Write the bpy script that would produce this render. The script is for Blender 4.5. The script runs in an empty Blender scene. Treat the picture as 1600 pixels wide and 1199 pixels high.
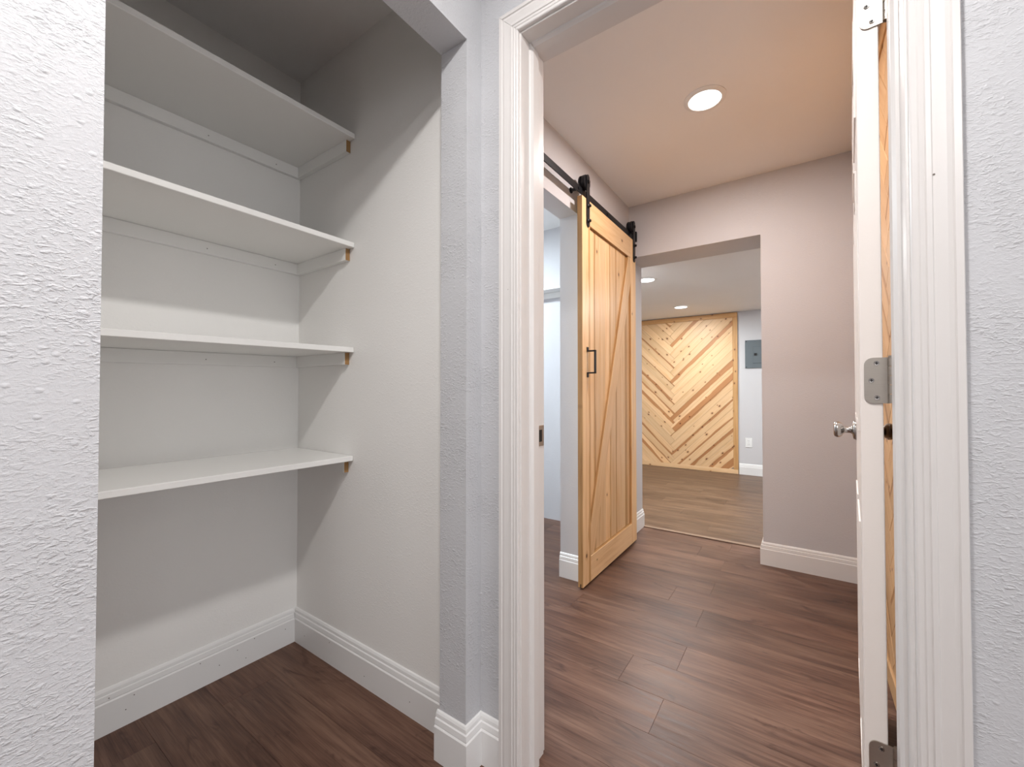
import bpy, bmesh, math, random
from mathutils import Vector, Matrix
random.seed(7)
S = bpy.context.scene
COL = S.collection
# ------------------------------------------------------------------ camera, world, lamps, exposure
PSI, TH, CAM_H = math.radians(34.8), math.radians(0.9), 1.07
cam_d = bpy.data.cameras.new('camera'); cam = bpy.data.objects.new('camera', cam_d); COL.objects.link(cam)
cam.location = (0, 0, CAM_H); cam.rotation_euler = (math.radians(90) + TH, 0, PSI)
cam_d.sensor_width = 36; cam_d.lens = 36 * 650 / 1600; cam_d.clip_start = 0.02
S.camera = cam
W = bpy.data.worlds.new('world'); S.world = W; W.use_nodes = True
W.node_tree.nodes['Background'].inputs[0].default_value = (0.93, 0.96, 1.0, 1)
W.node_tree.nodes['Background'].inputs[1].default_value = 2.6
S.view_settings.view_transform = 'Standard'; S.view_settings.look = 'None'
S.view_settings.gamma = 1; S.view_settings.use_curve_mapping = False
S.view_settings.exposure = 0.1

def lamp(name, loc, power, color, size=0.13):
    d = bpy.data.lights.new(name, 'AREA'); d.shape = 'DISK'; d.size = size
    d.energy = power; d.color = color
    o = bpy.data.objects.new(name, d); COL.objects.link(o); o.location = loc
    return o
lamp('vestibule_lamp', (-0.15, 0.18, 2.41), 19.5, (1.0, 0.98, 0.965))
lamp('vestibule_lamp', (0.28, -1.0, 2.41), 18, (1.0, 0.98, 0.965), 0.3)  # added fill lamp behind the viewer, lifts doorway wall and closet end
lamp('passage_lamp', (2.3, -0.35, 2.41), 5, (1.0, 0.975, 0.95), 0.5)  # added soft fill from the unseen passage, not a known lamp
_p = bpy.data.lights.new('garden_door_portal', 'AREA'); _p.shape = 'RECTANGLE'; _p.size = 2.3; _p.size_y = 2.06  # portal for the invented end-wall opening that lets in fill daylight
_p.cycles.is_portal = True
_po = bpy.data.objects.new('garden_door_portal', _p); COL.objects.link(_po); _po.location = (3.56, -0.35, 1.03)
_po.rotation_euler = (math.radians(90), 0, math.radians(90))
lamp('hall_lamp', (-0.355, 2.075, 2.405), 16.5, (1.0, 0.905, 0.87))
lamp('far_room_lamp', (-1.147, 3.791, 2.06), 30, (0.94, 0.99, 1.0))
lamp('far_room_lamp', (-1.182, 5.271, 2.06), 17, (0.94, 0.99, 1.0))
lamp('far_room_lamp', (0.4, 4.5, 2.06), 30, (0.94, 0.99, 1.0))
lamp('side_room_lamp', (-2.3, 2.0, 2.40), 48, (0.80, 0.92, 1.0), 0.25)

# ------------------------------------------------------------------ materials
def new_mat(name):
    m = bpy.data.materials.new(name); m.use_nodes = True
    nt = m.node_tree; b = nt.nodes['Principled BSDF']
    return m, nt, b
def N(nt, t, **kw):
    n = nt.nodes.new(t)
    for k, v in kw.items():
        if k in n.inputs: n.inputs[k].default_value = v
        else: setattr(n, k, v)
    return n
def ramp(nt, fac, stops):
    r = nt.nodes.new('ShaderNodeValToRGB'); nt.links.new(fac, r.inputs[0])
    e = r.color_ramp.elements
    while len(e) < len(stops): e.new(0.5)
    for k, (p, c) in enumerate(stops):
        e[k].position = p; e[k].color = (c if len(c) == 4 else (*c, 1)) if isinstance(c, tuple) else (c, c, c, 1)
    return r.outputs[0]
def math_n(nt, op, a, b=None, clamp=False):
    n = nt.nodes.new('ShaderNodeMath'); n.operation = op; n.use_clamp = clamp
    for k, v in ((0, a), (1, b)):
        if v is None: continue
        if isinstance(v, (int, float)): n.inputs[k].default_value = v
        else: nt.links.new(v, n.inputs[k])
    return n.outputs[0]
def mixc(nt, fac, a, b, mode='MIX'):
    n = nt.nodes.new('ShaderNodeMix'); n.data_type = 'RGBA'; n.blend_type = mode
    for k, v in ((0, fac), (6, a), (7, b)):
        if isinstance(v, (int, float)): n.inputs[k].default_value = v
        elif isinstance(v, tuple): n.inputs[k].default_value = v if len(v) == 4 else (*v, 1)
        else: nt.links.new(v, n.inputs[k])
    return n.outputs[2]
def mapping(nt, src, scale=(1, 1, 1), loc=None):
    mp = nt.nodes.new('ShaderNodeMapping'); mp.inputs['Scale'].default_value = scale
    nt.links.new(src, mp.inputs[0])
    if loc is not None: nt.links.new(loc, mp.inputs['Location'])
    return mp.outputs[0]
def noise(nt, vec, scale, detail=3, rough=0.5, dist=0.0):
    n = N(nt, 'ShaderNodeTexNoise'); n.inputs['Scale'].default_value = scale
    n.inputs['Detail'].default_value = detail; n.inputs['Roughness'].default_value = rough
    n.inputs['Distortion'].default_value = dist
    nt.links.new(vec, n.inputs['Vector']); return n.outputs[0]
def objcoord(nt):
    return nt.nodes.new('ShaderNodeTexCoord').outputs['Object']
def bump(nt, b, h, strength, dist):
    n = nt.nodes.new('ShaderNodeBump'); n.inputs['Strength'].default_value = strength
    n.inputs['Distance'].default_value = dist
    nt.links.new(h, n.inputs['Height']); nt.links.new(n.outputs[0], b.inputs['Normal'])

def paint(name, col, rough=0.55, relief=0.0, var=0.03, stretch=(1, 1, 1.9), spec=0.4, fine=0.35):
    m, nt, b = new_mat(name); oc = objcoord(nt)
    c = mixc(nt, noise(nt, oc, 2.2, 3), tuple(x * (1 - var) for x in col), tuple(min(1, x * (1 + var)) for x in col))
    nt.links.new(c, b.inputs['Base Color']); b.inputs['Roughness'].default_value = rough
    b.inputs['Specular IOR Level'].default_value = spec
    fn = noise(nt, oc, 190, 3, 0.6)
    if relief > 0:
        v = mapping(nt, oc, stretch)
        k = ramp(nt, noise(nt, v, 85, 4, 0.5, 0.6), [(0.52, 0.0), (0.70, 1.0)])
        big = ramp(nt, noise(nt, mapping(nt, oc, (1, 1, 1.3)), 7, 2), [(0.38, 0.15), (0.6, 1.0)])
        vb = N(nt, 'ShaderNodeTexVoronoi'); vb.inputs['Scale'].default_value = 62
        nt.links.new(mapping(nt, oc, (1, 1, 1.3)), vb.inputs['Vector'])
        sv = nt.nodes.new('ShaderNodeSeparateColor'); nt.links.new(vb.outputs['Color'], sv.inputs[0])
        blob = math_n(nt, 'MULTIPLY', ramp(nt, vb.outputs['Distance'], [(0.10, 1.0), (0.30, 0.0)]), math_n(nt, 'LESS_THAN', sv.outputs[0], 0.14))
        k2 = ramp(nt, noise(nt, v, 150, 3, 0.5, 0.4), [(0.52, 0.0), (0.68, 0.45)])
        h = math_n(nt, 'ADD', math_n(nt, 'ADD', math_n(nt, 'MULTIPLY', k, big), math_n(nt, 'MULTIPLY', k2, big)),
                   math_n(nt, 'ADD', math_n(nt, 'MULTIPLY', blob, 0.5), math_n(nt, 'MULTIPLY', fn, fine)))
        bump(nt, b, h, relief, 0.004)
    else:
        bump(nt, b, fn, 0.06 if fine else 0.012, 0.002)
    return m
def metal(name, col, rough, metallic=1.0):
    m, nt, b = new_mat(name); oc = objcoord(nt)
    n = noise(nt, mapping(nt, oc, (1, 1, 14)), 60, 3)
    nt.links.new(mixc(nt, n, tuple(x * 0.88 for x in col), col), b.inputs['Base Color'])
    b.inputs['Metallic'].default_value = metallic; b.inputs['Roughness'].default_value = rough
    return m
def wood(name, pale, mid, heart, rough=0.45, knots=0.9, half_w=0.0445, grain=1.0):
    """grain along local X; custom props on the object: heart (amount), side (+1/-1), tone."""
    m, nt, b = new_mat(name); oc = objcoord(nt)
    oi = nt.nodes.new('ShaderNodeObjectInfo')
    cx = nt.nodes.new('ShaderNodeCombineXYZ')
    nt.links.new(math_n(nt, 'MULTIPLY', oi.outputs['Random'], 37.0), cx.inputs[0])
    nt.links.new(math_n(nt, 'MULTIPLY', oi.outputs['Random'], 91.0), cx.inputs[1])
    va = nt.nodes.new('ShaderNodeVectorMath'); va.operation = 'ADD'
    nt.links.new(oc, va.inputs[0]); nt.links.new(cx.outputs[0], va.inputs[1]); P = va.outputs[0]
    g1 = noise(nt, mapping(nt, P, (1.6, 26, 26)), 1.6, 4, 0.55, 0.6)
    g2 = noise(nt, mapping(nt, P, (4, 190, 190)), 1.0, 2, 0.6)
    t = math_n(nt, 'ADD', math_n(nt, 'MULTIPLY', g1, 0.75), math_n(nt, 'MULTIPLY', g2, 0.25))
    c = ramp(nt, t, [(0.32, tuple(pale)), (0.5, tuple(p * .6 + q * .4 for p, q in zip(pale, mid))), (0.66, tuple(mid))])
    at = nt.nodes.new('ShaderNodeAttribute'); at.attribute_type = 'OBJECT'; at.attribute_name = 'heart'
    sd = nt.nodes.new('ShaderNodeAttribute'); sd.attribute_type = 'OBJECT'; sd.attribute_name = 'side'
    sx = nt.nodes.new('ShaderNodeSeparateXYZ'); nt.links.new(oc, sx.inputs[0])
    yv = math_n(nt, 'MULTIPLY', math_n(nt, 'MULTIPLY', sx.outputs[1], 0.5 / half_w), sd.outputs['Fac'])
    wob = math_n(nt, 'MULTIPLY', math_n(nt, 'SUBTRACT', noise(nt, mapping(nt, P, (2.2, 6, 6)), 1.5, 3), 0.5), 0.55)
    e = math_n(nt, 'ADD', math_n(nt, 'ADD', yv, wob), math_n(nt, 'SUBTRACT', at.outputs['Fac'], 0.5))
    hm = math_n(nt, 'MULTIPLY', math_n(nt, 'MULTIPLY', math_n(nt, 'ADD', e, 0.02), 14.0, True), math_n(nt, 'GREATER_THAN', at.outputs['Fac'], 0.02))
    hc = mixc(nt, t, heart, tuple(x * 0.62 for x in heart))
    c = mixc(nt, math_n(nt, 'MULTIPLY', hm, 0.85), c, hc)
    if knots > 0:
        vo = N(nt, 'ShaderNodeTexVoronoi'); vo.voronoi_dimensions = '2D'; vo.inputs['Scale'].default_value = 8.5
        nt.links.new(mapping(nt, P, (0.75, 1.05, 1.0)), vo.inputs['Vector'])
        sc = nt.nodes.new('ShaderNodeSeparateColor'); nt.links.new(vo.outputs['Color'], sc.inputs[0])
        keep = math_n(nt, 'LESS_THAN', sc.outputs[0], 0.62 * knots)
        rad = math_n(nt, 'ADD', math_n(nt, 'MULTIPLY', sc.outputs[1], 0.055), 0.035)
        kd = math_n(nt, 'DIVIDE', vo.outputs['Distance'], rad)
        core = math_n(nt, 'MULTIPLY', ramp(nt, kd, [(0.6, 1.0), (1.0, 0.0)]), keep)
        halo = math_n(nt, 'MULTIPLY', ramp(nt, math_n(nt, 'MULTIPLY', kd, 0.42), [(0.3, 0.6), (1.0, 0.0)]), keep)
        c = mixc(nt, halo, c, tuple(x * 0.9 for x in heart))
        c = mixc(nt, core, c, (0.11, 0.035, 0.012))
    hs = nt.nodes.new('ShaderNodeHueSaturation')
    nt.links.new(math_n(nt, 'ADD', math_n(nt, 'MULTIPLY', oi.outputs['Random'], 0.22), 0.89), hs.inputs['Value'])
    nt.links.new(c, hs.inputs['Color']); nt.links.new(hs.outputs[0], b.inputs['Base Color'])
    b.inputs['Roughness'].default_value = rough
    bump(nt, b, t, 0.12 * grain, 0.002)
    return m
def plank_mat(name, dark, mid, light):
    m, nt, b = new_mat(name); oc = objcoord(nt)
    oi = nt.nodes.new('ShaderNodeObjectInfo')
    cx = nt.nodes.new('ShaderNodeCombineXYZ')
    nt.links.new(math_n(nt, 'MULTIPLY', oi.outputs['Random'], 53.0), cx.inputs[0])
    nt.links.new(math_n(nt, 'MULTIPLY', oi.outputs['Random'], 17.0), cx.inputs[1])
    va = nt.nodes.new('ShaderNodeVectorMath'); va.operation = 'ADD'
    nt.links.new(oc, va.inputs[0]); nt.links.new(cx.outputs[0], va.inputs[1]); P = va.outputs[0]
    big = noise(nt, mapping(nt, P, (1.3, 8.5, 8)), 1.3, 4, 0.55, 0.9)
    ln = noise(nt, mapping(nt, P, (3.0, 75, 60)), 1.0, 4, 0.65, 0.3)
    fin = noise(nt, mapping(nt, P, (9, 320, 300)), 1.0, 2, 0.6)
    t = math_n(nt, 'ADD', math_n(nt, 'MULTIPLY', big, 0.45), math_n(nt, 'ADD', math_n(nt, 'MULTIPLY', ln, 0.36), math_n(nt, 'MULTIPLY', fin, 0.19)))
    c = ramp(nt, t, [(0.34, dark), (0.49, mid), (0.66, light)])
    # darker cathedral patches / knots
    k = ramp(nt, noise(nt, mapping(nt, P, (1.9, 6.5, 6)), 1.6, 3, 0.6, 1.8), [(0.60, 0.0), (0.72, 1.0)])
    c = mixc(nt, math_n(nt, 'MULTIPLY', k, 0.75), c, dark)
    hs = nt.nodes.new('ShaderNodeHueSaturation')
    nt.links.new(math_n(nt, 'ADD', math_n(nt, 'MULTIPLY', oi.outputs['Random'], 0.26), 0.87), hs.inputs['Value'])
    nt.links.new(c, hs.inputs['Color']); nt.links.new(hs.outputs[0], b.inputs['Base Color'])
    nt.links.new(ramp(nt, ln, [(0.3, 0.33), (0.7, 0.5)]), b.inputs['Roughness'])
    b.inputs['Specular IOR Level'].default_value = 0.32
    bump(nt, b, math_n(nt, 'ADD', ln, math_n(nt, 'MULTIPLY', fin, 0.5)), 0.22, 0.0015)
    return m
def emit(name, col, s):
    m, nt, b = new_mat(name)
    b.inputs['Base Color'].default_value = (*col, 1)
    b.inputs['Emission Color'].default_value = (*col, 1); b.inputs['Emission Strength'].default_value = s
    return m

GRAY = (0.59, 0.592, 0.61)
M = dict(
    wall=paint('gray_wall_paint', GRAY, 0.5, 0.42),
    wall_smooth=paint('gray_wall_paint_smooth', (0.62, 0.61, 0.625), 0.5, 0.16, fine=0.6),
    white=paint('white_wall_paint', (0.885, 0.87, 0.845), 0.55, 0.14, fine=0.4),
    ceil=paint('white_ceiling_paint', (0.91, 0.90, 0.885), 0.7),
    trim=paint('white_trim_gloss', (0.74, 0.71, 0.69), 0.3, var=0.02, spec=0.5, fine=0.0),
    shelf=paint('white_shelf_paint', (0.87, 0.86, 0.835), 0.32, var=0.02),
    door=paint('white_door_paint', (0.87, 0.80, 0.75), 0.32, var=0.02),
    base=paint('white_baseboard_paint', (0.82, 0.81, 0.80), 0.3, var=0.02),
    cut=paint('raw_fibreboard_edge', (0.34, 0.19, 0.075), 0.8, var=0.2),
    black=metal('black_powder_coated_steel', (0.022, 0.022, 0.026), 0.42, 0.6),
    nickel=metal('satin_nickel', (0.50, 0.455, 0.405), 0.42),
    chrome=metal('polished_nickel', (0.46, 0.44, 0.42), 0.26),
    dark=metal('dark_recess', (0.015, 0.013, 0.012), 0.6, 0.2),
    nail=metal('nail_head', (0.18, 0.15, 0.13), 0.6, 0.5),
    panelgray=paint('gray_enamel', (0.13, 0.155, 0.17), 0.4, var=0.05),
    plastic=paint('white_plastic', (0.85, 0.85, 0.84), 0.3, var=0.01),
    trimwood=wood('pine_trim', (0.66, 0.385, 0.165), (0.53, 0.27, 0.095), (0.36, 0.13, 0.035), knots=0.8),
    pine=wood('knotty_pine', (0.82, 0.56, 0.325), (0.72, 0.44, 0.215), (0.52, 0.20, 0.06)),
    honey=wood('honey_pine', (0.60, 0.37, 0.185), (0.50, 0.28, 0.125), (0.42, 0.2, 0.07), knots=0.5),
    barn=wood('varnished_pine', (0.84, 0.59, 0.335), (0.68, 0.42, 0.195), (0.58, 0.31, 0.10), 0.36, knots=0.18),
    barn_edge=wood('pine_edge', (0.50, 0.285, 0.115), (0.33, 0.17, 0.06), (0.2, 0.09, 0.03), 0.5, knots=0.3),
    plank=plank_mat('brown_vinyl_plank', (0.040, 0.0155, 0.0105), (0.118, 0.059, 0.039), (0.212, 0.121, 0.082)),
    plank_far=plank_mat('tan_vinyl_plank', (0.055, 0.029, 0.017), (0.135, 0.078, 0.047), (0.235, 0.148, 0.093)),
    under=paint('underlay', (0.02, 0.013, 0.01), 0.9),
    strip=paint('beige_transition', (0.27, 0.18, 0.125), 0.45),
    concrete=paint('pale_concrete', (0.62, 0.60, 0.57), 0.8, var=0.08),  # kept pale so the added slab throws daylight back inside
    lens=emit('lamp_lens', (1.0, 0.97, 0.93), 4.0),
    lens_far=emit('lamp_lens_cool', (1.0, 1.0, 1.0), 4.0),
)

# ------------------------------------------------------------------ mesh helpers
def link(name, bm, mat, parent=None, loc=None, mx=None, smooth=False):
    me = bpy.data.meshes.new(name)
    bmesh.ops.recalc_face_normals(bm, faces=bm.faces)
    if smooth:
        for f in bm.faces: f.smooth = True
    bm.to_mesh(me); bm.free()
    for m in (mat if isinstance(mat, (list, tuple)) else [mat]): me.materials.append(m)
    return link_me(name, me, parent, loc, mx)
def link_me(name, me, parent=None, loc=None, mx=None):
    o = bpy.data.objects.new(name, me); COL.objects.link(o)
    if parent is not None: o.parent = parent
    if mx is not None: o.matrix_basis = mx
    elif loc is not None: o.location = loc
    return o
def empty(name, loc=(0, 0, 0), parent=None, rz=0):
    o = bpy.data.objects.new(name, None); COL.objects.link(o); o.empty_display_size = 0.05
    if parent is not None: o.parent = parent
    o.location = loc; o.rotation_euler = (0, 0, rz); return o
def tag(o, label, cat, group=None, kind=None):
    o['label'] = label; o['category'] = cat
    if group: o['group'] = group
    if kind: o['kind'] = kind
    return o
def struct(o, label, cat): return tag(o, label, cat, None, 'structure')
def add_box(bm, x0, x1, y0, y1, z0, z1, bev=0.0, seg=1):
    vs = [bm.verts.new((x, y, z)) for x in (x0, x1) for y in (y0, y1) for z in (z0, z1)]
    q = lambda *i: bm.faces.new([vs[k] for k in i])
    fs = [q(0, 1, 3, 2), q(4, 6, 7, 5), q(0, 4, 5, 1), q(2, 3, 7, 6), q(0, 2, 6, 4), q(1, 5, 7, 3)]
    if bev > 0:
        es = list({e for f in fs for e in f.edges})
        bmesh.ops.bevel(bm, geom=es, offset=bev, segments=seg, affect='EDGES', profile=0.5)
def boxes(lst, bev=0.0, seg=1):
    bm = bmesh.new()
    for b in lst: add_box(bm, *b, bev=bev, seg=seg)
    return bm
def add_cyl(bm, c, axis, r, h, seg=20, r2=None):
    """cylinder/cone from c along axis for h"""
    a = Vector(axis).normalized(); q = a.to_track_quat('Z', 'Y').to_matrix().to_4x4()
    bmesh.ops.create_cone(bm, cap_ends=True, segments=seg, radius1=r, radius2=r if r2 is None else r2, depth=h,
                          matrix=Matrix.Translation(Vector(c) + a * h / 2) @ q)
def lathe(bm, prof, mx=Matrix.Identity(4), seg=28):
    """prof [(r, h)] about local Z, closed at ends"""
    rings = []
    for r, h in prof:
        if r < 1e-6: rings.append([bm.verts.new(mx @ Vector((0, 0, h)))])
        else: rings.append([bm.verts.new(mx @ Vector((r * math.cos(2 * math.pi * k / seg), r * math.sin(2 * math.pi * k / seg), h))) for k in range(seg)])
    for A, B in zip(rings, rings[1:]):
        for k in range(seg):
            k2 = (k + 1) % seg
            if len(A) == 1 and len(B) == 1: continue
            if len(A) == 1: bm.faces.new((A[0], B[k], B[k2]))
            elif len(B) == 1: bm.faces.new((A[k], A[k2], B[0]))
            else: bm.faces.new((A[k], A[k2], B[k2], B[k]))
def sweep(path, prof, closed_prof=True):
    """path: list of (point3, offset_dir3, up3) ; prof: [(offset, up)]"""
    bm = bmesh.new(); rings = []
    for p, o, u in path:
        rings.append([bm.verts.new(Vector(p) + Vector(o) * a + Vector(u) * b) for a, b in prof])
    n = len(prof)
    for A, B in zip(rings, rings[1:]):
        for k in range(n):
            k2 = (k + 1) % n
            bm.faces.new((A[k], A[k2], B[k2], B[k]))
    bm.faces.new(rings[0]); bm.faces.new(rings[-1])
    return bm
BASE_PROF = [(0, 0), (.016, 0), (.016, .0955), (.0138, .0985), (.0125, .0995), (.0125, .1015), (.0135, .1025), (.0115, .1165), (.0085, .1185),
             (.0075, .1195), (.0085, .121), (.0075, .129), (.0045, .135), (.0015, .137), (0, .137)]
def base_run(pts, side):
    """pts xy polyline; side=+1 profile sticks out to the left of travel, -1 to the right"""
    path = []
    for k, p in enumerate(pts):
        ns = []
        if k > 0: d = Vector(p) - Vector(pts[k - 1]); ns.append(Vector((-d.y, d.x)).normalized() * side)
        if k < len(pts) - 1: d = Vector(pts[k + 1]) - Vector(p); ns.append(Vector((-d.y, d.x)).normalized() * side)
        n = ns[0] if len(ns) == 1 else (ns[0] + ns[1]) / (1 + ns[0].dot(ns[1]))
        path.append(((p[0], p[1], 0), (n.x, n.y, 0), (0, 0, 1)))
    return sweep(path, BASE_PROF)
def clip_poly(poly, axis, val, keep_less):
    out = []
    for k in range(len(poly)):
        a, b = poly[k], poly[(k + 1) % len(poly)]
        ia = (a[axis] <= val) == keep_less; ib = (b[axis] <= val) == keep_less
        if ia: out.append(a)
        if ia != ib:
            t = (val - a[axis]) / (b[axis] - a[axis])
            out.append((a[0] + t * (b[0] - a[0]), a[1] + t * (b[1] - a[1])))
    return out
def clean(poly, eps=1e-5):
    out = []
    for p in poly:
        if not out or math.hypot(p[0] - out[-1][0], p[1] - out[-1][1]) > eps: out.append(p)
    if len(out) > 1 and math.hypot(out[0][0] - out[-1][0], out[0][1] - out[-1][1]) <= eps: out.pop()
    return out
def area(poly): return 0.5 * sum(poly[k - 1][0] * poly[k][1] - poly[k][0] * poly[k - 1][1] for k in range(len(poly)))
def inset(poly, d):
    """ccw convex polygon shrunk by d"""
    n = len(poly); L = []
    for k in range(n):
        a, b = Vector(poly[k]), Vector(poly[(k + 1) % n]); t = (b - a).normalized(); nn = Vector((-t.y, t.x))
        L.append((a + nn * d, t))
    out = []
    for k in range(n):
        p, t = L[k - 1]; q, s = L[k]; cr = t.x * s.y - t.y * s.x
        if abs(cr) < 1e-7: out.append(tuple(q)); continue
        w = ((q - p).x * s.y - (q - p).y * s.x) / cr
        out.append(tuple(p + t * w))
    return out
def prism(bm, poly, T, bev=0.0012, gap=0.0003):
    """convex polygon in local XY extruded to +Z=T with an eased front edge"""
    if area(poly) < 0: poly = poly[::-1]
    o = inset(poly, gap); i = inset(poly, gap + bev)
    r = [[bm.verts.new((x, y, z)) for x, y in pl] for pl, z in ((o, 0), (o, T - bev), (i, T))]
    n = len(poly)
    for A, B in zip(r, r[1:]):
        for k in range(n): bm.faces.new((A[k], A[(k + 1) % n], B[(k + 1) % n], B[k]))
    bm.faces.new(r[0][::-1]); bm.faces.new(r[2])
def frame_mx(origin, ex, ey):
    ex = Vector(ex).normalized(); ey = Vector(ey).normalized(); ez = ex.cross(ey)
    m = Matrix((ex, ey, ez)).transposed().to_4x4(); m.translation = Vector(origin); return m

# ------------------------------------------------------------------ floor
def build_floor(name, label, x0, x1, y0, y1, rows_from, row_w, mat, offs, base=0.0):
    fl = link(name, boxes([(x0, x1, y0, y1, -0.05, -0.0042 + base)]), M['under'])
    struct(fl, label, 'floor')
    Lp = 1.22; meshes = {}
    def mesh_for(L, Wd):
        key = (round(L, 3), round(Wd, 3))
        if key not in meshes:
            bm = bmesh.new(); prism(bm, [(-L / 2, -Wd / 2), (L / 2, -Wd / 2), (L / 2, Wd / 2), (-L / 2, Wd / 2)], 0.004, 0.0005, 0.0002)
            me = bpy.data.meshes.new('plank'); bmesh.ops.recalc_face_normals(bm, faces=bm.faces); bm.to_mesh(me); bm.free()
            me.materials.append(mat); meshes[key] = me
        return meshes[key]
    k0 = math.floor((y0 - rows_from) / row_w); k = k0
    while rows_from + k * row_w < y1 - 0.005:
        ya, yb = max(y0, rows_from + k * row_w), min(y1, rows_from + (k + 1) * row_w)
        if yb - ya > 0.01:
            j = offs(k)
            m0 = math.floor((x0 - j) / Lp)
            while j + m0 * Lp < x1:
                xa, xb = max(x0, j + m0 * Lp), min(x1, j + (m0 + 1) * Lp)
                if xb - xa > 0.02:
                    link_me('plank', mesh_for(xb - xa, yb - ya), fl, ((xa + xb) / 2, (ya + yb) / 2, -0.004 + base))
                m0 += 1
        k += 1
    return fl
RW = 0.1772
def offs_main(k):
    k %= 4
    return (-0.40, -0.565, -0.40, -0.95)[k]
def offs_far(k): return (0.1, 0.62, -0.28, 0.35, -0.05)[k % 5]
build_floor('floor', 'dark brown wood-look vinyl plank floor of the hall and closet', -3.3, 3.5, -1.6, 3.267, 1.32, RW, M['plank'], offs_main)
build_floor('floor', 'lighter tan wood-look plank floor of the far room', -3.6, 1.5, 3.267, 6.16, 3.267, RW, M['plank_far'], offs_far)

# ------------------------------------------------------------------ walls and ceilings
H = 2.42
def wall(name, label, lst, mat='wall', white_if=None):
    bm = boxes(lst)
    mats = [M[mat]]
    bmesh.ops.recalc_face_normals(bm, faces=bm.faces)
    if white_if:
        mats.append(M['white'])
        for f in bm.faces:
            if white_if(f.normal, f.calc_center_median()): f.material_index = 1
    o = link(name, bm, mats); struct(o, label, 'wall'); return o
# vestibule wall with the closet opening
wall('wall_left', 'textured gray wall with the open closet doorway',
     [(-.875, -.775, -1.6, .143, 0, H), (-.875, -.775, .143, .889, 2.072, H), (-.875, -.775, .889, .955, 0, H)],
     white_if=lambda n, c: n.x < -0.9)
wall('wall_front', 'gray wall around the white cased doorway',
     [(-.875, -.650, .955, 1.07, 0, H), (.166, 3.5, .955, 1.07, 0, H), (-.650, .166, .955, 1.07, 2.083, H)])
wall('wall_closet_end', 'white painted end wall of the closet', [(-1.9, -.875, .955, 1.07, 0, H)], 'white')
wall('wall_closet_rear', 'white painted back wall of the closet', [(-1.9, -1.795, -.02, .955, 0, H)], 'white')
wall('wall_closet_side', 'white painted near wall of the closet', [(-1.795, -.875, -.02, .077, 0, H)], 'white')
wall('wall_right', 'gray wall at the right end of the passage with an open garden doorway', [(3.5, 3.6, -1.6, -1.5, 0, H), (3.5, 3.6, .8, 1.07, 0, H), (3.5, 3.6, -1.5, .8, 2.06, H)])  # unseen opening made up to bring fill daylight to the closet
wall('wall_back', 'gray wall behind the viewer', [(-.875, 3.6, -1.7, -1.6, 0, H)])
wall('wall_hall_left', 'gray hall wall with the opening behind the barn door',
     [(-1.15, -1.035, 1.07, 1.33, 0, H), (-1.15, -1.035, 1.33, 2.145, 2.07, H), (-1.15, -1.035, 2.145, 3.03, 0, H)], 'wall_smooth')
wall('wall_hall_far', 'mauve-gray wall at the end of the hall with a wide cased-free opening',
     [(-.2, .90, 3.0, 3.29, 0, H), (-1.035, -.2, 3.0, 3.29, 2.04, H)], 'wall_smooth')
wall('wall_hall_right', 'gray hall wall behind the wood paneling', [(.275, .35, 1.07, 3.0, 0, H)], 'wall_smooth')
wall('wall_side_room_far', 'pale gray wall of the side closet and passage', [(-3.3, -1.035, 3.03, 3.29, 0, H)], 'wall_smooth')
wall('wall_side_room_left', 'pale gray outer wall of the side closet', [(-3.3, -3.2, 1.07, 3.03, 0, H)], 'wall_smooth')
wall('wall_side_room_near', 'pale gray near wall of the side closet', [(-3.3, -1.9, .955, 1.07, 0, H)], 'wall_smooth')
wall('wall_far_room_rear', 'pale gray rear wall of the far room', [(-3.6, 1.5, 6.02, 6.14, 0, 2.16)], 'wall_smooth')
wall('wall_far_room_left', 'pale gray left wall of the far room', [(-3.6, -3.5, 3.29, 6.02, 0, 2.16)], 'wall_smooth')
wall('wall_far_room_right', 'pale gray right wall of the far room', [(1.4, 1.5, 3.29, 6.02, 0, 2.16)], 'wall_smooth')
struct(link('ground', boxes([(3.5, 9.0, -6.0, 6.0, -.09, -.05)]), M['concrete']), 'pale patio ground outside the passage', 'ground')  # unseen slab added as a reflector for upward light
struct(link('ceiling', boxes([(-3.3, 3.6, -1.7, 3.29, H, H + .08)]), M['ceil']), 'flat white ceiling of hall, closet and vestibule', 'ceiling')
struct(link('ceiling', boxes([(-3.6, 1.5, 3.29, 6.14, 2.075, 2.16)]), M['ceil']), 'lower white ceiling of the far room', 'ceiling')

# ------------------------------------------------------------------ baseboards
def baseboard(name, label, pts, side, nails=()):
    o = link(name, base_run(pts, side), M['base']); struct(o, label, 'baseboard'); return o
bb_rear = baseboard('baseboard_closet_rear', 'white grooved baseboard on the closet back wall', [(-1.795, .08), (-1.795, .939)], -1)
bb_end = baseboard('baseboard_closet_end', 'white grooved baseboard on the closet end wall', [(-1.795, .955), (-.876, .955)], -1)
baseboard('baseboard_left', 'white grooved baseboard wrapping the pillar between closet and doorway',
          [(-.882, .889), (-.775, .889), (-.775, .955), (-.6975, .955)], -1)
baseboard('baseboard_near', 'white grooved baseboard below the textured wall', [(-.775, -1.58), (-.775, .142)], -1)
baseboard('baseboard_front', 'white grooved baseboard right of the doorway casing', [(.214, .955), (3.5, .955)], -1)
baseboard('baseboard_hall_left', 'white grooved baseboard behind the barn door', [(-1.15, 2.145), (-1.035, 2.145), (-1.035, 3.29)], -1)
baseboard('baseboard_hall_far', 'white grooved baseboard on the hall end wall', [(-.2, 3.288), (-.2, 3.0), (.256, 3.0)], -1)
baseboard('baseboard_far_room', 'plain white baseboard beside the chevron panel', [(-.655, 6.02), (1.4, 6.02)], -1)
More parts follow.
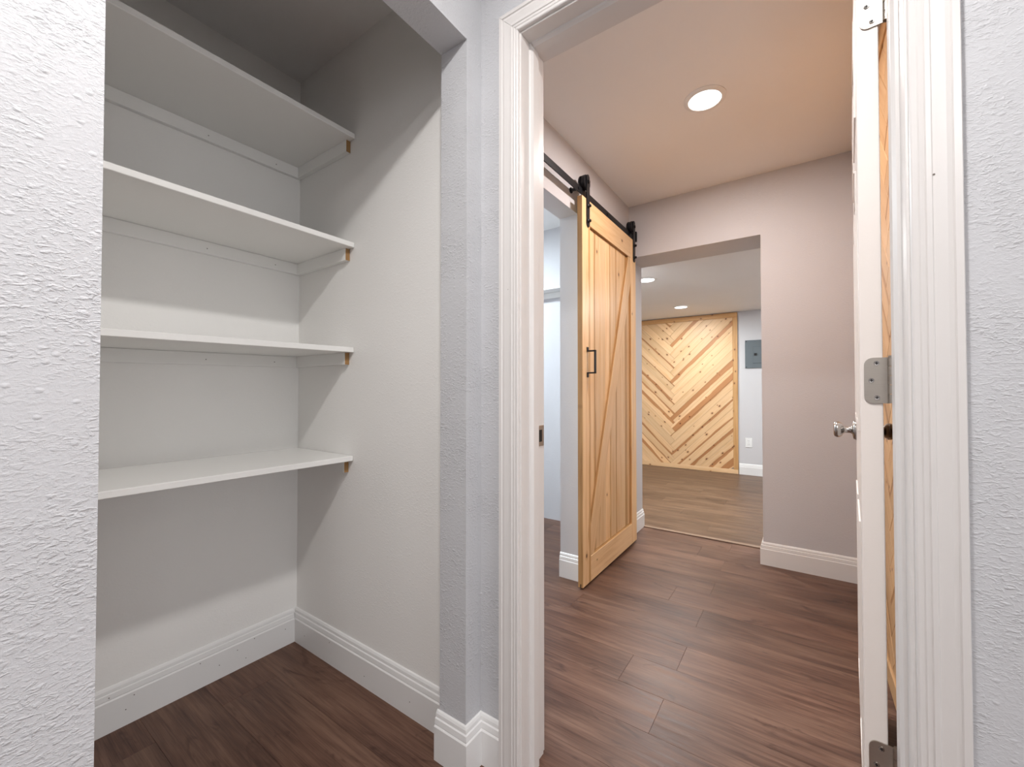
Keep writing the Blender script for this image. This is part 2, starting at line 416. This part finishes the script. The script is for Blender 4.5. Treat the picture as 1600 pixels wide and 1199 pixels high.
def nail_dots(parent, pts, n, r=0.0016):
    bm = bmesh.new()
    for p in pts: add_cyl(bm, p, n, r, 0.0006, 8)
    o = link('nail_head', bm, M['nail'], parent); o['kind'] = 'stuff'; return o
nail_dots(bb_rear, [(-1.779, y, z) for y, z in ((.36, .11), (.40, .05), (.42, .085), (.60, .088), (.66, .05), (.72, .075), (.75, .03), (.78, .09), (.90, .07))], (1, 0, 0))
nail_dots(bb_end, [(x, .939, z) for x, z in ((-1.70, .05), (-1.52, .085), (-1.3, .04), (-1.06, .05))], (0, -1, 0))
struct(link('trim_threshold', boxes([(-1.019, -.2, 3.268, 3.305, 0.0003, .0075)], 0.003, 2), M['strip']), 'beige transition strip across the opening at the hall end', 'threshold')

# ------------------------------------------------------------------ cased doorway
JL, JR, JT = -.632, .148, 2.064
fr = empty('trim_doorway'); struct(fr, 'white painted jamb and fluted casing around the hall doorway', 'door frame')
link('jamb', boxes([(-.650, JL, .953, 1.072, 0, JT + .018)], .001), M['trim'], fr)
link('jamb', boxes([(JR, .166, .953, 1.072, 0, JT + .018)], .001), M['trim'], fr)
link('jamb', boxes([(JL, JR, .953, 1.072, JT, JT + .018)], .001), M['trim'], fr)
st = [(0, 0), (.003, .0), (.009, .004), (.011, .008), (.011, .032), (0, .032)]     # (proud, depth) stop profile
def stop_leg(x, sgn):
    p = [(.0, .995), (.005, .997), (.010, 1.004), (.0105, 1.030), (.0, 1.032)]
    bm = bmesh.new(); r = [[bm.verts.new((x + sgn * a, b, z)) for a, b in p] for z in (0, JT)]
    for k in range(5): bm.faces.new((r[0][k], r[0][(k + 1) % 5], r[1][(k + 1) % 5], r[1][k]))
    bm.faces.new(r[0]); bm.faces.new(r[1]); return bm
link('door_stop', stop_leg(JL, 1), M['trim'], fr); link('door_stop', stop_leg(JR, -1), M['trim'], fr)
bm = bmesh.new(); p = [(.0, .995), (.005, .997), (.010, 1.004), (.0105, 1.030), (.0, 1.032)]
r = [[bm.verts.new((x, b, JT - a)) for a, b in p] for x in (JL + .010, JR - .010)]
for k in range(5): bm.faces.new((r[0][k], r[0][(k + 1) % 5], r[1][(k + 1) % 5], r[1][k]))
bm.faces.new(r[0]); bm.faces.new(r[1]); link('door_stop', bm, M['trim'], fr)
# casing profile: d from outer edge, t thickness
CASW = .061
CP = [(0, 0), (0, .0165), (.0015, .019), (.0100, .0195), (.0120, .0160), (.0180, .0166), (.0260, .0150), (.0340, .0132), (.0358, .0152), (.0418, .0150),
      (.0436, .0122), (.0496, .0128), (.0516, .0108), (.0580, .0112), (.0600, .0095), (.061, .007), (.061, 0)]
ol, orr, ot = JL - .004 - CASW, JR + .004 + CASW, JT + .004 + CASW
_tm = .0155
CP = [(d, t if t == 0 else t if k in (1, 2) else _tm + (t - _tm) * .75) for k, (d, t) in enumerate(CP)]
def casing(p0, o0, p1, o1):
    y = .955
    return sweep([(p0, o0, (0, -1, 0)), (p1, o1, (0, -1, 0))], CP)
link('casing', casing((ol, .955, 0), (1, 0, 0), (ol, .955, ot), (1, 0, -1)), M['trim'], fr)
link('casing', casing((orr, .955, 0), (-1, 0, 0), (orr, .955, ot), (-1, 0, -1)), M['trim'], fr)
link('casing', casing((ol, .955, ot + .0008), (1, 0, -1), (orr, .955, ot + .0008), (-1, 0, -1)), M['trim'], fr)
# casing on the hall side
bmh = boxes([(JL - .064, JL - .004, 1.07, 1.085, 0, JT + .064), (JL - .004, JR + .0, 1.07, 1.085, JT + .004, JT + .064)], .002)
link('casing', bmh, M['trim'], fr)
sp = link('strike_plate', boxes([(JL - .0005, JL + .0018, 1.036, 1.0735, .905, .966)], .0006), M['nickel'], fr)
link('latch_hole', boxes([(JL + .0012, JL + .0022, 1.046, 1.062, .918, .953)]), M['dark'], sp)
nail_dots(fr, [(-.675, .9405, 2.06), (-.668, .941, 1.35), (-.684, .941, .35), (.18, .941, 1.42), (.195, .941, .76), (.19, .941, 1.18)], (0, -1, 0))

# ------------------------------------------------------------------ hinged white door, open against the paneled wall
DR = math.radians(-4.27)
door = empty('hinged_door', (.0975, 1.09, 0), None, DR)
tag(door, 'white panel door standing open into the hall, seen along its hinge edge', 'door', None, 'thing')
DW, DT, DH = .760, .035, 2.045
bm = bmesh.new()
add_box(bm, 0, DT, 0, DW, .014, DH, .0012)
leaf = link('leaf', bm, M['door'], door)
bm = bmesh.new()                        # raised mouldings of six panels on both faces
for y0, y1 in ((.105, .345), (.415, .655)):
    for z0, z1 in ((.20, .78), (.98, 1.56), (1.68, 1.90)):
        for xs, sg in ((0, -1), (DT, 1)):
            w = .018
            for a in ((y0, y1, z0, z0 + w), (y0, y1, z1 - w, z1), (y0, y0 + w, z0 + w, z1 - w), (y1 - w, y1, z0 + w, z1 - w)):
                add_box(bm, *(sorted((xs, xs + sg * .003))), *a)
link('panel_moulding', bm, M['door'], door)
def hinge(z, blen=.09):
    # leaf plate on the hinge edge (y=0 face), rounded outer corners; knuckles on the +x side
    bm = bmesh.new(); r = .014; pl = []
    xi, xo = .0445, .0065
    z0, z1 = z - blen / 2, z + blen / 2
    pl = [(xi, z0)] + [(xi, z1)]
    for k in range(7): a = math.pi / 2 + k * math.pi / 12; pl.append((xo + r + r * math.cos(a), z1 - r + r * math.sin(a)))
    for k in range(7): a = math.pi + k * math.pi / 12; pl.append((xo + r + r * math.cos(a), z0 + r + r * math.sin(a)))
    f0 = [bm.verts.new((x, -.0006, zz)) for x, zz in pl]; f1 = [bm.verts.new((x, -.0032, zz)) for x, zz in pl]
    n = len(pl)
    for k in range(n): bm.faces.new((f0[k], f0[(k + 1) % n], f1[(k + 1) % n], f1[k]))
    bm.faces.new(f0); bm.faces.new(f1[::-1])
    h = link('hinge', bm, M['nickel'], door)
    bk = bmesh.new()
    for k in range(5):
        a = z0 + k * blen / 5
        add_cyl(bk, (.0475, -.0045, a + .0006), (0, 0, 1), .0062, blen / 5 - .0012, 14)
    add_cyl(bk, (.0475, -.0045, z1), (0, 0, 1), .005, .003, 12)
    link('knuckle', bk, M['nickel'], h, smooth=False)
    for dx, dz in ((.0255, .034), (.0175, 0), (.0255, -.034)):
        bs = bmesh.new()
        lathe(bs, [(0, .0012), (.0018, .0012), (.0044, .0016), (.0046, 0)], frame_mx((dx, -.0032, z + dz), (1, 0, 0), (0, 0, 1)), 14)
        n0 = len(bs.faces)
        add_box(bs, dx - .0024, dx + .0024, -.0052, -.0042, z + dz - .0007, z + dz + .0007)
        add_box(bs, dx - .0007, dx + .0007, -.0052, -.0042, z + dz - .0024, z + dz + .0024)
        for f in list(bs.faces)[n0:]: f.material_index = 1
        link('screw', bs, [M['chrome'], M['dark']], h)
for z in (1.842, 1.089, .337): hinge(z)
kz, ky = .937, .700
for sg, xs in ((-1, 0), (1, DT)):
    bm = bmesh.new()
    mx = frame_mx((xs, ky, kz), (0, 1, 0), (0, 0, sg * 1.0))
    L = .060 if sg < 0 else .056
    lathe(bm, [(0, 0), (.0325, 0), (.0325, .003), (.030, .008), (.014, .011), (.0105, .016), (.0105, L * .5), (.013, L * .56), (.0215, L * .64),
               (.0262, L * .76), (.0268, L * .86), (.024, L * .96), (.018, L), (0, L)], mx, 32)
    link('knob', bm, M['chrome'], door, smooth=True)

# ------------------------------------------------------------------ closet shelves
def shelf(z, tilt, label, dz0=0.0):
    y0, y1 = .079, .953
    root = empty('closet_shelf', (-1.59, .516, z))
    tag(root, label, 'shelf', 'painted shelves in the closet')
    bm = bmesh.new(); add_box(bm, -1.795 + 1.59 + .001, -1.394 + 1.59, y0 - .516, y1 - .516, -.019, 0, .0015)
    for v in bm.verts: v.co.z += tilt * (v.co.y - .437)
    link('shelf_board', bm, M['shelf'], root)
    ch = .045
    bm = bmesh.new(); add_box(bm, -1.794 + 1.59, -1.777 + 1.59, y0 - .516, .436, -.0195 - ch, -.0195, .0008)
    for v in bm.verts: v.co.z += tilt * (v.co.y - .437)
    c = link('cleat', bm, M['shelf'], root)
    bm = bmesh.new()
    for y in (-.20, .09, .33, .425): add_cyl(bm, (-1.777 + 1.59, y, -.045 + tilt * (y - .437)), (1, 0, 0), .0018, .0006, 8)
    link('nail_head', bm, M['nail'], c)['kind'] = 'stuff'
    for ya, yb in ((.42, .438), (y0 - .516 + .0005, y0 - .516 + .018)):
        s0 = tilt * ((ya + yb) / 2 - .437)
        bm = bmesh.new(); add_box(bm, -1.7765 + 1.59, -1.425 + 1.59, ya, yb, -.0195 - ch + s0, -.0195 + s0)
        bmesh.ops.recalc_face_normals(bm, faces=bm.faces)
        for f in bm.faces:
            if f.normal.x > 0.9: f.material_index = 1
        link('cleat', bm, [M['shelf'], M['cut']], root)
shelf(2.051, .006, 'topmost white closet shelf, high in the shadow under the ceiling')
shelf(1.632, .0, 'second white closet shelf from the top, its underside showing')
shelf(1.232, .016, 'white closet shelf at eye level, seen nearly edge on')
shelf(.821, -.003, 'lowest white closet shelf, its top surface showing')

# ------------------------------------------------------------------ chevron paneling
def chevron(name, label, origin, es, n, width, height, cs, z0, hearts_r, hearts_l, trims, thick=.018, w=.0889, seed=3, mat='pine', rnd_heart=.18):
    """origin = lower corner of panel field in the wall plane; es horizontal unit; field [0,width]x[0,height]; cs centre of the V"""
    rnd = random.Random(seed)
    root = empty(name, origin)
    tag(root, label, 'wall panel')
    es = Vector(es); ez = Vector((0, 0, 1)); s2 = math.sqrt(.5)
    e1 = es * s2 + ez * s2; e2 = -es * s2 + ez * s2
    def add(kind, idx):
        big = 4.0
        if kind == 'r': a0, a1, b0, b1 = idx * w, idx * w + big, idx * w, (idx + 1) * w
        else: a0, a1, b0, b1 = idx * w, (idx + 1) * w, (idx + 1) * w, (idx + 1) * w + big
        pl = [((a - b) * s2 + cs, (a + b) * s2 + z0) for a, b in ((a0, b0), (a1, b0), (a1, b1), (a0, b1))]
        for ax, v, less in ((0, 0, False), (0, width, True), (1, 0, False), (1, height, True)):
            pl = clip_poly(pl, ax, v, less)
            if len(pl) < 3: return
        pl = clean(pl)
        if len(pl) < 3 or abs(area(pl)) < 4e-4: return
        ca = sum(p[0] for p in pl) / len(pl); cz = sum(p[1] for p in pl) / len(pl)
        ex = e1 if kind == 'r' else e2; ey = e2 if kind == 'r' else -e1
        # put the local origin on the board's centre line
        mid = (idx + .5) * w
        rel = [((p[0] - cs), (p[1] - z0)) for p in pl]
        ab = [((x + z) * s2, (-x + z) * s2) for x, z in rel]
        loc = []
        am = sum(q[0] for q in ab) / len(ab); bmn = sum(q[1] for q in ab) / len(ab)
        if kind == 'r':
            org = (am, mid); loc = [(q[0] - am, q[1] - mid) for q in ab]
        else:
            org = (mid, bmn); loc = [(q[1] - bmn, -(q[0] - mid)) for q in ab]
        os_ = (org[0] - org[1]) * s2 + cs; oz = (org[0] + org[1]) * s2 + z0
        bm = bmesh.new(); prism(bm, loc, thick - rnd.random() * .0012, .0016, .0004)
        o = link('board', bm, M[mat], root, mx=frame_mx(es * os_ + ez * oz, ex, ey))
        hd = hearts_r if kind == 'r' else hearts_l
        h, sd = hd.get(idx, (0.0, 1.0))
        if idx not in hd and rnd.random() < rnd_heart: h, sd = rnd.choice((.18, .25)), rnd.choice((-1.0, 1.0))
        o['heart'] = float(h); o['side'] = float(sd)
    for i in range(-14, 26): add('r', i); add('l', i)
    for (s0, s1, za, zb, vert) in trims:
        L, Wd = (zb - za, s1 - s0) if vert else (s1 - s0, zb - za)
        bm = bmesh.new(); prism(bm, [(-L / 2, -Wd / 2), (L / 2, -Wd / 2), (L / 2, Wd / 2), (-L / 2, Wd / 2)], thick + .006, .002, .0002)
        ex, ey = (ez, -es) if vert else (es, ez)
        t = link('border', bm, M[mat if (not vert and za < 0) else 'trimwood'], root, mx=frame_mx(es * (s0 + s1) / 2 + ez * (za + zb) / 2, ex, ey))
        t['heart'] = 0.0; t['side'] = 1.0
    return root
# far room: field x -2.205..-0.718, z .055..2.005
fx0, fx1 = -2.205, -.718
hr = {12: (0., 1.), 11: (0., 1.), 10: (0., 1.), 8: (0., 1.), 7: (0., 1.), 13: (.5, 1.), 9: (.52, 1.), 5: (.66, 1.), 4: (.62, -1.), 3: (.15, 1.), 1: (.3, 1.), 0: (.25, -1.), -2: (.4, 1.), -3: (.25, -1.), -5: (.8, 1.), -6: (.3, -1.), -7: (.5, 1.), -8: (.6, 1.)}
hl = {12: (0., 1.), 11: (0., 1.), 9: (0., 1.), 8: (.1, -1.), 10: (.22, -1.), 7: (.28, 1.), 4: (.4, -1.), 6: (.12, -1.), 1: (.25, 1.), -1: (.35, 1.)}
chevron('chevron_panel', 'pale knotty pine herringbone paneling with border on the far room wall', (fx0, 6.0195, .055), (1, 0, 0), None,
        fx1 - fx0, 1.95, -1.434 - fx0, -.005 - .055, hr, hl,
        [(-.055, fx1 - fx0 + .055, 1.95, 2.012, False), (-.055, fx1 - fx0 + .055, -.0545, 0, False), (-.055, 0, 0, 1.95, True), (fx1 - fx0, fx1 - fx0 + .055, 0, 1.95, True)])
# hall right wall: es = -y
chevron('chevron_panel', 'honey pine chevron paneling glimpsed behind the open white door', (.2745, 2.975, .075), (0, -1, 0), None,
        1.80, 2.26, 2.975 - 1.95, .12 - .075, {}, {},
        [(-.024, 1.86, 2.26, 2.344, False), (-.024, 1.86, -.0745, 0, False), (-.024, 0, 0, 2.26, True), (1.80, 1.86, 0, 2.26, True)], seed=5, mat='honey', rnd_heart=.3)

# ------------------------------------------------------------------ sliding barn door
BX, BT = -.963, .030            # front face x, thickness
Y0, Y1, Z0, Z1 = 2.052, 2.932, .012, 2.128
SW = .100
yi0, yi1, zi0, zi1 = Y0 + SW, Y1 - SW, Z0 + .140, Z1 - .140
barn = empty('barn_door', (BX - BT / 2, (Y0 + Y1) / 2, 0))
tag(barn, 'tall natural pine sliding barn door with one diagonal brace', 'door', None, 'thing')
def bpart(name, poly, T, back, grain, mat='barn', bev=.0012, heart=0.0, side=1.0, parent=None):
    """poly in (y,z) world; built facing +X with its back at x=back; grain = direction (y,z)"""
    g = Vector((0, grain[0], grain[1])).normalized(); ey = Vector((1, 0, 0)).cross(g)
    cy = sum(p[0] for p in poly) / len(poly); cz = sum(p[1] for p in poly) / len(poly)
    loc = [(Vector((0, p[0] - cy, p[1] - cz)).dot(g), Vector((0, p[0] - cy, p[1] - cz)).dot(ey)) for p in poly]
    bm = bmesh.new(); prism(bm, loc, T, bev, .0002)
    bl = barn.location
    bmesh.ops.recalc_face_normals(bm, faces=bm.faces)
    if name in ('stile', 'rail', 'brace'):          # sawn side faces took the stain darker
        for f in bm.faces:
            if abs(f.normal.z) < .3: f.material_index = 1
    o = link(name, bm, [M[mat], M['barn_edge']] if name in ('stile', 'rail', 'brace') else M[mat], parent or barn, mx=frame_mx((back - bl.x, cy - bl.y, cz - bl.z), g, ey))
    o['heart'] = heart; o['side'] = side; return o
rect = lambda a, b, c, d: [(a, c), (b, c), (b, d), (a, d)]
sl = bpart('stile', rect(Y0, Y0 + SW, Z0, Z1), BT, BX - BT, (0, 1), 'barn', .002, .22, -1.0)
bpart('stile', rect(Y1 - SW, Y1, Z0, Z1), BT, BX - BT, (0, 1), 'barn', .002)
bpart('rail', rect(yi0, yi1, zi1, Z1), BT, BX - BT, (1, 0), 'barn', .0015)
bpart('rail', rect(yi0, yi1, Z0, zi0), BT, BX - BT, (1, 0), 'barn', .0015)
nb = 8; bw = (yi1 - yi0) / nb
for k in range(nb):
    bpart('board', rect(yi0 + k * bw, yi0 + (k + 1) * bw, zi0, zi1), .014, BX - BT + .001, (0, 1), 'barn', .0028, (0, .25, 0, .3, 0, .2, 0, .45)[k], 1.0 if k % 3 else -1.0)
bpart('brace', [(yi0, zi0), (yi0 + .048, zi0), (yi1, zi1 - .17), (yi1, zi1), (yi1 - .045, zi1), (yi0, zi0 + .16)], .0132, BX - BT + .0152, (yi1 - yi0, zi1 - zi0), 'barn', .0015)
link('guide_groove', boxes([(-.003, .003, -.44, -.4385, .0125, .030), (-.003, .003, -.44, .44, .0115, .0135)]), M['dark'], barn)
def bb(o, bm): pass
RX0, RX1, RZ0, RZ1 = -.991, -.985, 2.152, 2.190
def hanger(yc):
    bl = barn.location; w = .019; xs = BX; t = .0055
    h = empty('hanger', (0, 0, 0), barn)
    # strap with rounded ends on the front of the door
    pl = []; z0, z1 = 1.972, 2.264
    for k in range(9): a = math.pi + k * math.pi / 8; pl.append((yc + w * math.cos(a), z0 + w + w * math.sin(a)))
    for k in range(9): a = k * math.pi / 8; pl.append((yc + w * math.cos(a), z1 - w + w * math.sin(a)))
    bm = bmesh.new()
    A = [bm.verts.new((xs + .0002 - bl.x, y - bl.y, z)) for y, z in pl]; B = [bm.verts.new((xs + t - bl.x, y - bl.y, z)) for y, z in pl]
    n = len(pl)
    for k in range(n): bm.faces.new((A[k], A[(k + 1) % n], B[(k + 1) % n], B[k]))
    bm.faces.new(A[::-1]); bm.faces.new(B)
    link('strap', bm, M['black'], h)
    bm = bmesh.new(); zc = RZ1 + .034
    lathe(bm, [(0, -.016), (.036, -.016), (.040, -.012), (.0405, -.005), (.034, -.0036), (.034, .0036), (.0405, .005), (.0405, .021), (.038, .0245), (0, .0245)],
          frame_mx(((RX0 + RX1) / 2 - bl.x, yc - bl.y, zc), (0, 1, 0), (0, 0, 1)), 30)
    link('wheel', bm, M['black'], h)
    bm = bmesh.new(); add_cyl(bm, (RX0 - .008 - bl.x, yc - bl.y, zc), (1, 0, 0), .006, xs + t + .006 - RX0 + .008, 12); add_cyl(bm, (xs + t - bl.x, yc - bl.y, zc), (1, 0, 0), .011, .007, 6)
    link('axle', bm, M['black'], h)
    for z in (2.088, 2.005):
        bm = bmesh.new(); lathe(bm, [(0, 0), (.0115, 0), (.0115, .004), (.0085, .006), (.0085, .013), (.0055, .016), (0, .016)], frame_mx((xs + t - bl.x, yc - bl.y, z), (0, 1, 0), (0, 0, 1)), 14)
        link('bolt', bm, M['black'], h)
hanger(2.119); hanger(2.892)
bl = barn.location; hy = 2.111
hd = boxes([(BX + .0002 - bl.x, BX + .005 - bl.x, hy - .010 - bl.y, hy + .010 - bl.y, 1.281, 1.306),
            (BX + .0002 - bl.x, BX + .005 - bl.x, hy - .010 - bl.y, hy + .010 - bl.y, 1.140, 1.166),
            (BX + .0002 - bl.x, BX + .050 - bl.x, hy - .008 - bl.y, hy + .008 - bl.y, 1.280, 1.288),
            (BX + .0002 - bl.x, BX + .050 - bl.x, hy - .008 - bl.y, hy + .008 - bl.y, 1.160, 1.168),
            (BX + .042 - bl.x, BX + .050 - bl.x, hy - .008 - bl.y, hy + .008 - bl.y, 1.160, 1.288)], .0012)
link('handle', hd, M['black'], barn)

track = empty('sliding_door_track', (-.99, 2.05, 2.17))
tag(track, 'black steel flat rail on wall standoffs carrying the barn door', 'rail')
tl = track.location
link('bar', boxes([(RX0 - tl.x, RX1 - tl.x, 1.14 - tl.y, 2.990 - tl.y, RZ0 - tl.z, RZ1 - tl.z)], .0008), M['black'], track)
for y in (1.235, 1.645, 2.055, 2.465, 2.865):
    bm = bmesh.new()
    lathe(bm, [(0, 0), (.016, 0), (.016, .006), (.0085, .009), (.0085, .0435), (0, .0435)], frame_mx((-1.0345 - tl.x, y - tl.y, 2.171 - tl.z), (0, 1, 0), (0, 0, 1)), 18)
    sp_ = link('standoff', bm, M['black'], track)
    bm = bmesh.new(); add_cyl(bm, (RX1 - tl.x, y - tl.y, 2.171 - tl.z), (1, 0, 0), .009, .004, 6)
    link('bolt', bm, M['black'], sp_)
for y in (1.16, 2.962):
    link('end_stop', boxes([(RX0 - .010 - tl.x, RX1 + .022 - tl.x, y - .009 - tl.y, y + .009 - tl.y, RZ0 - .012 - tl.z, RZ1 + .022 - tl.z)], .002), M['black'], track)

# ------------------------------------------------------------------ recessed lights
def downlight(x, y, z, label, lens, rt=.090, rl=.070):
    root = empty('ceiling_light', (x, y, z)); tag(root, label, 'ceiling light', 'recessed ceiling lights')
    bm = bmesh.new(); lathe(bm, [(rl, 0), (rt, 0), (rt, -.003), (rl + .004, -.010), (rl, -.009), (rl, 0)], seg=48)
    link('trim_ring', bm, M['plastic'], root, smooth=False)
    bm = bmesh.new(); lathe(bm, [(0, -.0005), (rl - .0003, -.0005), (rl - .0003, -.005), (rl * .6, -.0065), (0, -.007)], seg=48)
    link('lens', bm, lens, root, smooth=True)
downlight(-.355, 2.075, H, 'bright round recessed light in the hall ceiling', M['lens'])
downlight(-1.147, 3.791, 2.075, 'nearer small recessed light in the far room, beside the opening edge', M['lens_far'])
downlight(-1.182, 5.271, 2.075, 'farther small recessed light before the herringbone panel', M['lens_far'])

# ------------------------------------------------------------------ electrical panel, outlet
ep = empty('electrical_panel', (-.40, 6.02, 1.345)); tag(ep, 'gray steel breaker panel on the wall right of the herringbone wood', 'electrical panel')
link('cover', boxes([(-.18, .18, -.012, 0, 0, .353)], .002), M['panelgray'], ep)
dr = link('door', boxes([(-.095, .10, -.018, -.0122, .062, .275)], .0025), M['panelgray'], ep)
lt = link('latch', boxes([(-.085, -.045, -.021, -.0182, .150, .192)], .002), M['panelgray'], dr)
link('latch_recess', boxes([(-.080, -.050, -.0225, -.0205, .156, .186)], .001), M['dark'], ep)
for x, z in ((-.165, .338), (-.165, .015), (.165, .338), (.165, .015)):
    bm = bmesh.new(); add_cyl(bm, (x, -.012, z), (0, -1, 0), .006, .002, 10); link('screw', bm, M['dark'], ep)
ot_ = empty('wall_outlet', (-.548, 6.02, .407)); tag(ot_, 'white duplex outlet low on the wall beside the herringbone wood', 'outlet')
pl_ = link('plate', boxes([(-.038, .038, -.006, 0, -.060, .060)], .002), M['plastic'], ot_)
for z in (.021, -.021):
    rc = link('receptacle', boxes([(-.0165, .0165, -.009, -.0062, z - .0145, z + .0145)], .002), M['plastic'], ot_)
    link('slot', boxes([(-.008, -.006, -.0098, -.0088, z - .003, z + .007), (.006, .008, -.0098, -.0088, z - .003, z + .007)]), M['dark'], rc)
bm = bmesh.new(); add_cyl(bm, (0, -.006, 0), (0, -1, 0), .003, .0015, 10); link('screw', bm, M['nickel'], ot_)

# ------------------------------------------------------------------ side closet seen past the barn door
sh = empty('side_closet_shelf', (-2.1, 2.97, 1.86)); tag(sh, 'narrow white shelf with cleat on the pale wall past the barn door', 'shelf')
link('shelf_board', boxes([(-1.09, .945, -.07, .058, .018, .036)], .001), M['shelf'], sh)
link('cleat', boxes([(-1.09, .945, .042, .058, -.028, .0175)], .001), M['shelf'], sh)
